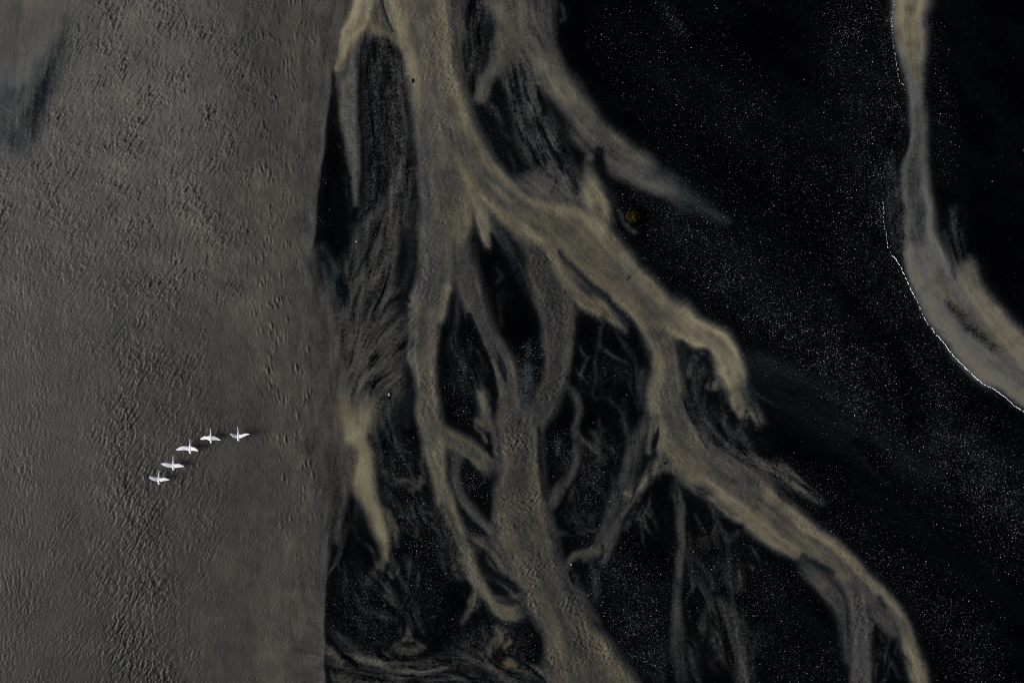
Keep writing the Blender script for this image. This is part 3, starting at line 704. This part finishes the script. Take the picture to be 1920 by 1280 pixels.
ang = rng.uniform(0, 2 * math.pi, n); ca, sa = np.cos(ang)[:, None], np.sin(ang)[:, None]
pv = oc[None] * jit * size[:, None, None]
pv[:, :, 0] *= rng.uniform(.9, 1.9, n)[:, None]
px_, py_ = pv[:, :, 0] * ca - pv[:, :, 1] * sa, pv[:, :, 0] * sa + pv[:, :, 1] * ca
co = np.stack([px_ + wx(x)[:, None], py_ + wy(y)[:, None], pv[:, :, 2] * .8 + field(ZZ, x, y)[:, None] - .006], 2).reshape(-1, 3)
fc = (of[None] + 6 * np.arange(n)[:, None, None]).reshape(-1, 3)
glint_specks = mesh_from('glint_specks', co, fc, M_glint, 3)
glint_specks['kind'] = 'stuff'; glint_specks['label'] = 'pale specks coloured as sun and sky glints on wet black sand'

# ------------------------------------------------------------------ foam strung along the outer bank of the side stream
M_foam, nt, b, N, Lk = new_mat('white_foam')
b.inputs['Base Color'].default_value = (.80, .83, .88, 1); b.inputs['Roughness'].default_value = .6
lines = [([(1673, 0, 0), (1675, 60, 0), (1679, 100, 0), (1684, 135, 0), (1688, 155, 0), (1694, 160, 0)], .016, .7),
         ([(1653, 375, 0), (1654, 400, 0), (1657, 422, 0), (1661, 448, 0), (1671, 480, 0)], .018, .7),
         ([(1671, 480, 0), (1684, 502, 0), (1696, 522, 0), (1708, 545, 0)], .030, .75),
         ([(1708, 545, 0), (1722, 570, 0), (1736, 598, 0), (1756, 628, 0)], .030, .72),
         ([(1756, 628, 0), (1772, 650, 0), (1800, 678, 0), (1832, 706, 0), (1870, 741, 0), (1922, 775, 0), (1990, 822, 0)], .028, .9)]
fco, ffc, nb = [], [], 0
sph = [(math.sin(a) * math.cos(c), math.sin(a) * math.sin(c), math.cos(a)) for a in (.001, .8, 1.57) for c in np.arange(8) * math.pi / 4]
for pts, rad, cover in lines:
    p = dense(pts, 12)
    jag = 0.0
    for a, c in zip(p[:-1], p[1:]):
        L = math.hypot(c[0] - a[0], c[1] - a[1])
        for k in range(max(1, int(L / .9))):
            jag = .88 * jag + random.gauss(0, .45)
            if random.random() > cover or (cover < .8 and math.sin(a[1] * .55 + a[0] * .3) > .55): continue
            t = random.random()
            bx, by = a[0] + (c[0] - a[0]) * t + jag * .5, a[1] + (c[1] - a[1]) * t + random.gauss(0, .3)
            qx_, qy_ = np.array([bx]), np.array([by])
            bx -= float(field(wob[0] + wob2[0], qx_, qy_)[0]); by -= float(field(wob[1] + wob2[1], qx_, qy_)[0])
            r = rad * random.uniform(.6, 1.7); d = math.atan2(-(c[1] - a[1]), c[0] - a[0]); st = random.uniform(1.2, 2.6)
            base = len(fco)
            for sx, sy, sz in sph:
                u_, v_ = sx * r * st, sy * r
                fco.append((wx(bx) + u_ * math.cos(d) - v_ * math.sin(d), wy(by) + u_ * math.sin(d) + v_ * math.cos(d), .055 + sz * r * .7))
            for q in range(2):
                for h in range(8):
                    ffc.append((base + q * 8 + h, base + q * 8 + 8 + h, base + q * 8 + 8 + (h + 1) % 8, base + q * 8 + (h + 1) % 8))
foam = mesh_from('foam', np.array(fco), np.array(ffc), M_foam)
foam['kind'] = 'stuff'; foam['label'] = 'thin white foam strung along the bank of the side stream'

# ------------------------------------------------------------------ stones
def stone_mesh(name, rx, ry, rz, seed, rough, mat, sub=4):
    bm = bmesh.new(); bmesh.ops.create_icosphere(bm, subdivisions=sub, radius=1)
    from mathutils import noise as mn, Vector
    off = Vector((seed * 3.1, seed * 1.7, seed))
    for vv in bm.verts:
        k = 1 + rough * mn.noise(vv.co * 1.3 + off) + rough * .5 * mn.noise(vv.co * 3.2 + off) + rough * .22 * mn.noise(vv.co * 8 + off)
        vv.co = Vector((vv.co.x * rx, vv.co.y * ry, vv.co.z * rz)) * k
    me = bpy.data.meshes.new(name); bm.to_mesh(me); bm.free()
    me.polygons.foreach_set('use_smooth', np.ones(len(me.polygons), bool))
    me.materials.append(mat); return me

def rock_mat(name, c0, c1, moss=None):
    m, nt, b, N, Lk = new_mat(name)
    tc = N('ShaderNodeTexCoord'); nz = N('ShaderNodeTexNoise'); nz.inputs['Scale'].default_value = 3.2; nz.inputs['Detail'].default_value = 7
    Lk(tc.outputs['Object'], nz.inputs['Vector'])
    r = N('ShaderNodeValToRGB'); Lk(nz.outputs['Fac'], r.inputs[0])
    r.color_ramp.elements[0].position = .35; r.color_ramp.elements[0].color = c0
    r.color_ramp.elements[1].position = .68; r.color_ramp.elements[1].color = c1
    if moss: k = r.color_ramp.elements.new(.52); k.color = moss
    if moss:
        g = N('ShaderNodeNewGeometry'); sx = N('ShaderNodeSeparateXYZ'); Lk(g.outputs['Normal'], sx.inputs[0])
        mm = N('ShaderNodeMapRange'); Lk(sx.outputs['Z'], mm.inputs[0]); mm.inputs[1].default_value = .70; mm.inputs[2].default_value = .93
        mx = N('ShaderNodeMix'); mx.data_type = 'RGBA'; Lk(mm.outputs[0], mx.inputs['Factor']); mx.inputs['A'].default_value = c0; Lk(r.outputs[0], mx.inputs['B'])
        Lk(mx.outputs['Result'], b.inputs['Base Color'])
    else:
        Lk(r.outputs[0], b.inputs['Base Color'])
    b.inputs['Roughness'].default_value = .6; b.inputs['Specular IOR Level'].default_value = .04
    bp = N('ShaderNodeBump'); bp.inputs['Distance'].default_value = .07; Lk(nz.outputs['Fac'], bp.inputs['Height']); Lk(bp.outputs[0], b.inputs['Normal'])
    return m

def put(name, me, x, y, z, label, cat, group=None, rot=0):
    o = bpy.data.objects.new(name, me); C.objects.link(o)
    o.location = (wx(x), wy(y), z); o.rotation_euler = (0, 0, rot); o['label'] = label; o['category'] = cat
    if group: o['group'] = group
    return o

M_boulder = rock_mat('mossy_basalt', (.0006, .0005, .0003, 1), (.060, .036, .001, 1), (.010, .007, .0006, 1))
M_pale = rock_mat('pale_stone', (.20, .20, .19, 1), (.50, .49, .46, 1))
M_dark = rock_mat('dark_stone', (.004, .004, .004, 1), (.014, .013, .012, 1))
put('boulder', stone_mesh('boulder', 1.02, 1.0, .62, 4.2, .22, M_boulder, 5), 1188, 406, .10, 'round dark mossy boulder on black sand beside the pale silty stream', 'boulder')
put('stone', stone_mesh('stone', .15, .17, .12, 1.3, .2, M_pale), 730, 739, .05, 'small pale stone in a dark scoured hollow on the grey silt flat', 'stone')
put('stone', stone_mesh('white_stone', .13, .11, .1, 2.6, .2, M_pale), 669, 453, .04, 'lone pale stone on the dark sand beside the edge of the wide river', 'stone')
put('stone', stone_mesh('hook_stone', .12, .10, .1, 3.9, .2, M_pale), 1071, 1057, .06, 'small pale stone at the bend of the hooked silt thread', 'stone')
put('stone', stone_mesh('bank_stone', .12, .27, .12, 5.5, .2, M_dark), 774, 153, .08, 'small black stone on the left bank of the thick central channel', 'stone')
put('stone', stone_mesh('weave_stone', .15, .13, .12, 6.1, .2, M_dark), 1246, 868, .06, 'small black stone on the pale silt by the foot of the right channel', 'stone')
# a stranded stick in the right arm
bm = bmesh.new()
ring = []
for k in range(7):
    t = k / 6; r = .05 * (1 - .55 * abs(t - .35)); cxx, cyy = -.17 + .34 * t + .03 * math.sin(4 * t), -.27 + .54 * t
    ring.append([bm.verts.new((cxx + r * math.cos(a), cyy + .3 * r * math.cos(a), .03 + r * math.sin(a))) for a in np.arange(6) * math.pi / 3])
for a, c in zip(ring[:-1], ring[1:]):
    for h in range(6): bm.faces.new((a[h], a[(h + 1) % 6], c[(h + 1) % 6], c[h]))
bm.faces.new(ring[0][::-1]); bm.faces.new(ring[-1])
me = bpy.data.meshes.new('driftwood'); bm.to_mesh(me); bm.free(); me.materials.append(M_dark)
put('driftwood', me, 1178, 521, .085, 'short dark stick of driftwood stranded in the broad right channel', 'driftwood')

# dark scoured hollow round the pale stone and pale silt crescent round the boulder are painted in the survey above

# ------------------------------------------------------------------ swans
M_swan, nt, b, N, Lk = new_mat('white_plumage')
b.inputs['Roughness'].default_value = .7; b.inputs['Specular IOR Level'].default_value = .15
tc = N('ShaderNodeTexCoord'); wv = N('ShaderNodeTexWave'); wv.inputs['Scale'].default_value = 5.5; wv.inputs['Distortion'].default_value = 1.5; wv.inputs['Detail'].default_value = 2
Lk(tc.outputs['Object'], wv.inputs['Vector'])
rp = N('ShaderNodeValToRGB'); Lk(wv.outputs['Fac'], rp.inputs[0])
rp.color_ramp.elements[0].color = (.82, .82, .81, 1); rp.color_ramp.elements[1].color = (.88, .88, .87, 1)
Lk(rp.outputs[0], b.inputs['Base Color'])
M_bill, nt, b, N, Lk = new_mat('yellow_bill'); b.inputs['Base Color'].default_value = (.55, .42, .12, 1); b.inputs['Roughness'].default_value = .5

PXM = U * 220 / 1877 * .985      # metres per tracing step
def resample(pts, n):
    p = np.array(pts, float); s = np.concatenate([[0], np.cumsum(np.hypot(*np.diff(p, axis=0).T))]); q = np.linspace(0, s[-1], n)
    return np.stack([np.interp(q, s, p[:, 0]), np.interp(q, s, p[:, 1])], 1)

def swan(cx, cy, tip, bend, wings, tail, rise, label, alt):
    """cx, cy: the body's middle; wings: (leading, trailing) outlines from the root out; rise: how high each wing tip is held"""
    bm = bmesh.new()
    def L(p): return ((p[0] - cx) * PXM, -(p[1] - cy) * PXM)
    # neck, head, trunk and tail in one tube
    tipx, tipy = L(tip); tx, ty = L(tail); bx_ = L((bend, cy - 60))[0]
    prof = [(tipx, tipy, .022, .03, .022), (tipx, tipy - .07, .045, .05, .03), (tipx, tipy - .15, .050, .055, .03), (tipx * .9, tipy - .24, .040, .042, .02),
            (tipx * .75 + bx_ * .25, tipy * .70 + .08, .044, .045, .0), (tipx * .35 + bx_ * .65, .62, .052, .055, -.01), (bx_ * .8, .48, .072, .075, -.02), (bx_ * .5, .36, .115, .11, -.03),
            (0, .20, .165, .15, -.03), (0, .0, .19, .165, -.03), (0, -.18, .165, .14, -.01), (tx * .6, ty * .66, .125, .09, .01), (tx * .85, ty * .84, .125, .045, .02), (tx, ty + .02, .115, .022, .02), (tx, ty - .01, .07, .012, .02)]
    rows = []
    for x_, y_, rw, rh, zz in prof:
        rows.append([bm.verts.new((x_ + rw * math.cos(a), y_, zz + rh * math.sin(a))) for a in np.arange(12) * math.pi / 6])
    for a, c in zip(rows[:-1], rows[1:]):
        for h in range(12): bm.faces.new((a[h], a[(h + 1) % 12], c[(h + 1) % 12], c[h]))
    bm.faces.new(rows[0][::-1]); bm.faces.new(rows[-1])
    for (lead, trail), up in zip(wings, rise):
        n_ = 14
        le = resample([L(p) for p in lead], n_); tr = resample([L(p) for p in trail], n_)
        sgn = 1 if le[-1, 0] > 0 else -1
        le = np.vstack([[sgn * .03, le[0, 1]], le]); tr = np.vstack([[sgn * .03, tr[0, 1]], tr])
        secs = []
        for k in range(n_ + 1):
            t = k / n_
            a, c = le[k], tr[k]
            if k == n_:
                mid = (a + c) / 2; a = mid + (a - mid) * .55; c = mid + (c - mid) * .55
            zz = .05 + up * (t ** 1.4) + .05 * math.sin(math.pi * t) * (1 if up >= 0 else -.3)
            th = .060 * (1 - t) ** .8 + .018
            sec = []
            for s_, h_ in ((0, 0), (.12, .8), (.35, 1), (.7, .5), (1, 0), (.7, -.25), (.35, -.4), (.12, -.4)):
                sec.append(bm.verts.new((a[0] + (c[0] - a[0]) * s_, a[1] + (c[1] - a[1]) * s_, zz + th * h_)))
            secs.append(sec)
        for a, c in zip(secs[:-1], secs[1:]):
            for h in range(8): bm.faces.new((a[h], a[(h + 1) % 8], c[(h + 1) % 8], c[h]))
        bm.faces.new(secs[0][::-1]); bm.faces.new(secs[-1])
    bmesh.ops.recalc_face_normals(bm, faces=bm.faces)
    me = bpy.data.meshes.new('swan_raw'); bm.to_mesh(me); bm.free()
    tmp = bpy.data.objects.new('swan_raw', me); C.objects.link(tmp)
    md = tmp.modifiers.new('r', 'REMESH'); md.mode = 'VOXEL'; md.voxel_size = .014
    sm = tmp.modifiers.new('s', 'SMOOTH'); sm.factor = .5; sm.iterations = 3
    dg = bpy.context.evaluated_depsgraph_get()
    me2 = bpy.data.meshes.new_from_object(tmp.evaluated_get(dg)); me2.name = 'swan'
    bpy.data.objects.remove(tmp); bpy.data.meshes.remove(me)
    me2.materials.clear(); me2.materials.append(M_swan)
    me2.polygons.foreach_set('use_smooth', np.ones(len(me2.polygons), bool))
    ux, uy = 270 + cx * 220 / 1877, 780 + cy * 150 / 1280
    k = 1 - alt / CAM_H
    o = bpy.data.objects.new('swan', me2); C.objects.link(o)
    alt = alt * .44; k = 1 - alt / CAM_H
    o.location = (wx(ux) * k, wy(uy) * k, alt)
    o['label'] = label; o['category'] = 'swan'; o['group'] = 'white swans flying in a curved line over the river'
    bm = bmesh.new()
    rr_ = [[bm.verts.new((tipx + r * math.cos(a), tipy + d_, .016 + .7 * r * math.sin(a))) for a in np.arange(8) * math.pi / 4] for r, d_ in ((.026, -.03), (.021, .02), (.014, .05), (.006, .068))]
    for a, c in zip(rr_[:-1], rr_[1:]):
        for h in range(8): bm.faces.new((a[h], c[h], c[(h + 1) % 8], a[(h + 1) % 8]))
    bm.faces.new(rr_[0]); bm.faces.new(rr_[-1][::-1])
    bmesh.ops.recalc_face_normals(bm, faces=bm.faces)
    mb = bpy.data.meshes.new('bill'); bm.to_mesh(mb); bm.free(); mb.materials.append(M_bill)
    q = bpy.data.objects.new('bill', mb); C.objects.link(q); q.parent = o
    return o

CAM_H = 76.8
swan(240, 1005, (245, 866), 240,
     [([(225, 965), (190, 968), (150, 948), (105, 958)], [(222, 1042), (205, 1040), (170, 1030), (130, 1010), (107, 976)]),
      ([(262, 980), (300, 985), (330, 970), (380, 985), (427, 1003)], [(258, 1045), (300, 1040), (370, 1030), (424, 1014)])], (238, 1088), (.30, .12),
     'rear swan, last in the curved line at the lower left', 1.35)
swan(470, 788, (469, 632), 469,
     [([(447, 752), (400, 742), (350, 733), (320, 738), (290, 752)], [(450, 826), (430, 822), (390, 815), (340, 795), (298, 770)]),
      ([(490, 755), (530, 758), (570, 752), (620, 770), (665, 795)], [(492, 832), (520, 825), (580, 818), (650, 808)])], (475, 862), (.2, .10),
     'swan second from the rear, wings level with the right one longer', 1.4)
swan(739, 515, (738, 368), 739,
     [([(716, 477), (640, 472), (600, 482), (550, 505), (513, 535)], [(718, 560), (700, 548), (650, 540), (600, 545), (522, 547)]),
      ([(762, 480), (800, 487), (840, 500), (870, 522), (889, 545)], [(762, 560), (780, 550), (830, 555), (886, 556)])], (740, 598), (.06, .2),
     'middle swan of the five, long left wing stretched straight out', 1.4)
swan(1070, 348, (1062, 193), 1068,
     [([(1046, 312), (1000, 320), (965, 313), (930, 335), (890, 360)], [(1056, 392), (1040, 388), (1000, 372), (960, 380), (912, 384)]),
      ([(1095, 316), (1140, 315), (1190, 348), (1238, 378)], [(1090, 396), (1110, 388), (1150, 382), (1205, 392)])], (1075, 428), (-.12, -.08),
     'swan second from the front, both wing tips swept back', 1.45)
swan(1511, 315, (1503, 170), 1508,
     [([(1488, 290), (1450, 280), (1420, 262), (1393, 264)], [(1492, 355), (1465, 348), (1430, 330), (1398, 284)]),
      ([(1530, 290), (1570, 290), (1620, 270), (1665, 268), (1707, 272)], [(1532, 355), (1560, 348), (1600, 330), (1650, 310), (1702, 290)])], (1513, 395), (.34, .2),
     'leading swan at the right end, both wings raised forward', 1.45)

# ------------------------------------------------------------------ light, sky, camera
EL, AZ = math.radians(27), math.radians(256)      # sun in the west-south-west
w = bpy.data.worlds.new('World'); SC.world = w; w.use_nodes = True
nt = w.node_tree; bg = nt.nodes['Background']
sky = nt.nodes.new('ShaderNodeTexSky'); sky.sky_type = 'NISHITA'; sky.sun_disc = False
sky.sun_elevation = EL; sky.sun_rotation = AZ
nt.links.new(sky.outputs[0], bg.inputs[0]); bg.inputs[1].default_value = .055
ld = bpy.data.lights.new('sun', 'SUN'); ld.energy = 4.4; ld.angle = math.radians(34); ld.color = (1, .955, .90)
so = bpy.data.objects.new('sun', ld); C.objects.link(so)
# direction towards the sun: azimuth measured clockwise from north (+Y)
from mathutils import Vector
sd = Vector((math.sin(AZ) * math.cos(EL), math.cos(AZ) * math.cos(EL), math.sin(EL)))
so.rotation_euler = sd.to_track_quat('Z', 'Y').to_euler(); so.location = sd * 200

cd = bpy.data.cameras.new('camera'); cd.lens = 24; cd.sensor_width = 36; cd.clip_end = 20000
cam = bpy.data.objects.new('camera', cd); C.objects.link(cam); cam.location = (0, 0, CAM_H)
SC.camera = cam
SC.cycles.use_denoising = False; SC.cycles.filter_width = 1.05
SC.view_settings.view_transform = 'Standard'; SC.view_settings.look = 'None'; SC.view_settings.gamma = 1
SC.view_settings.exposure = 0.1
SC.render.resolution_x, SC.render.resolution_y = 1024, 682
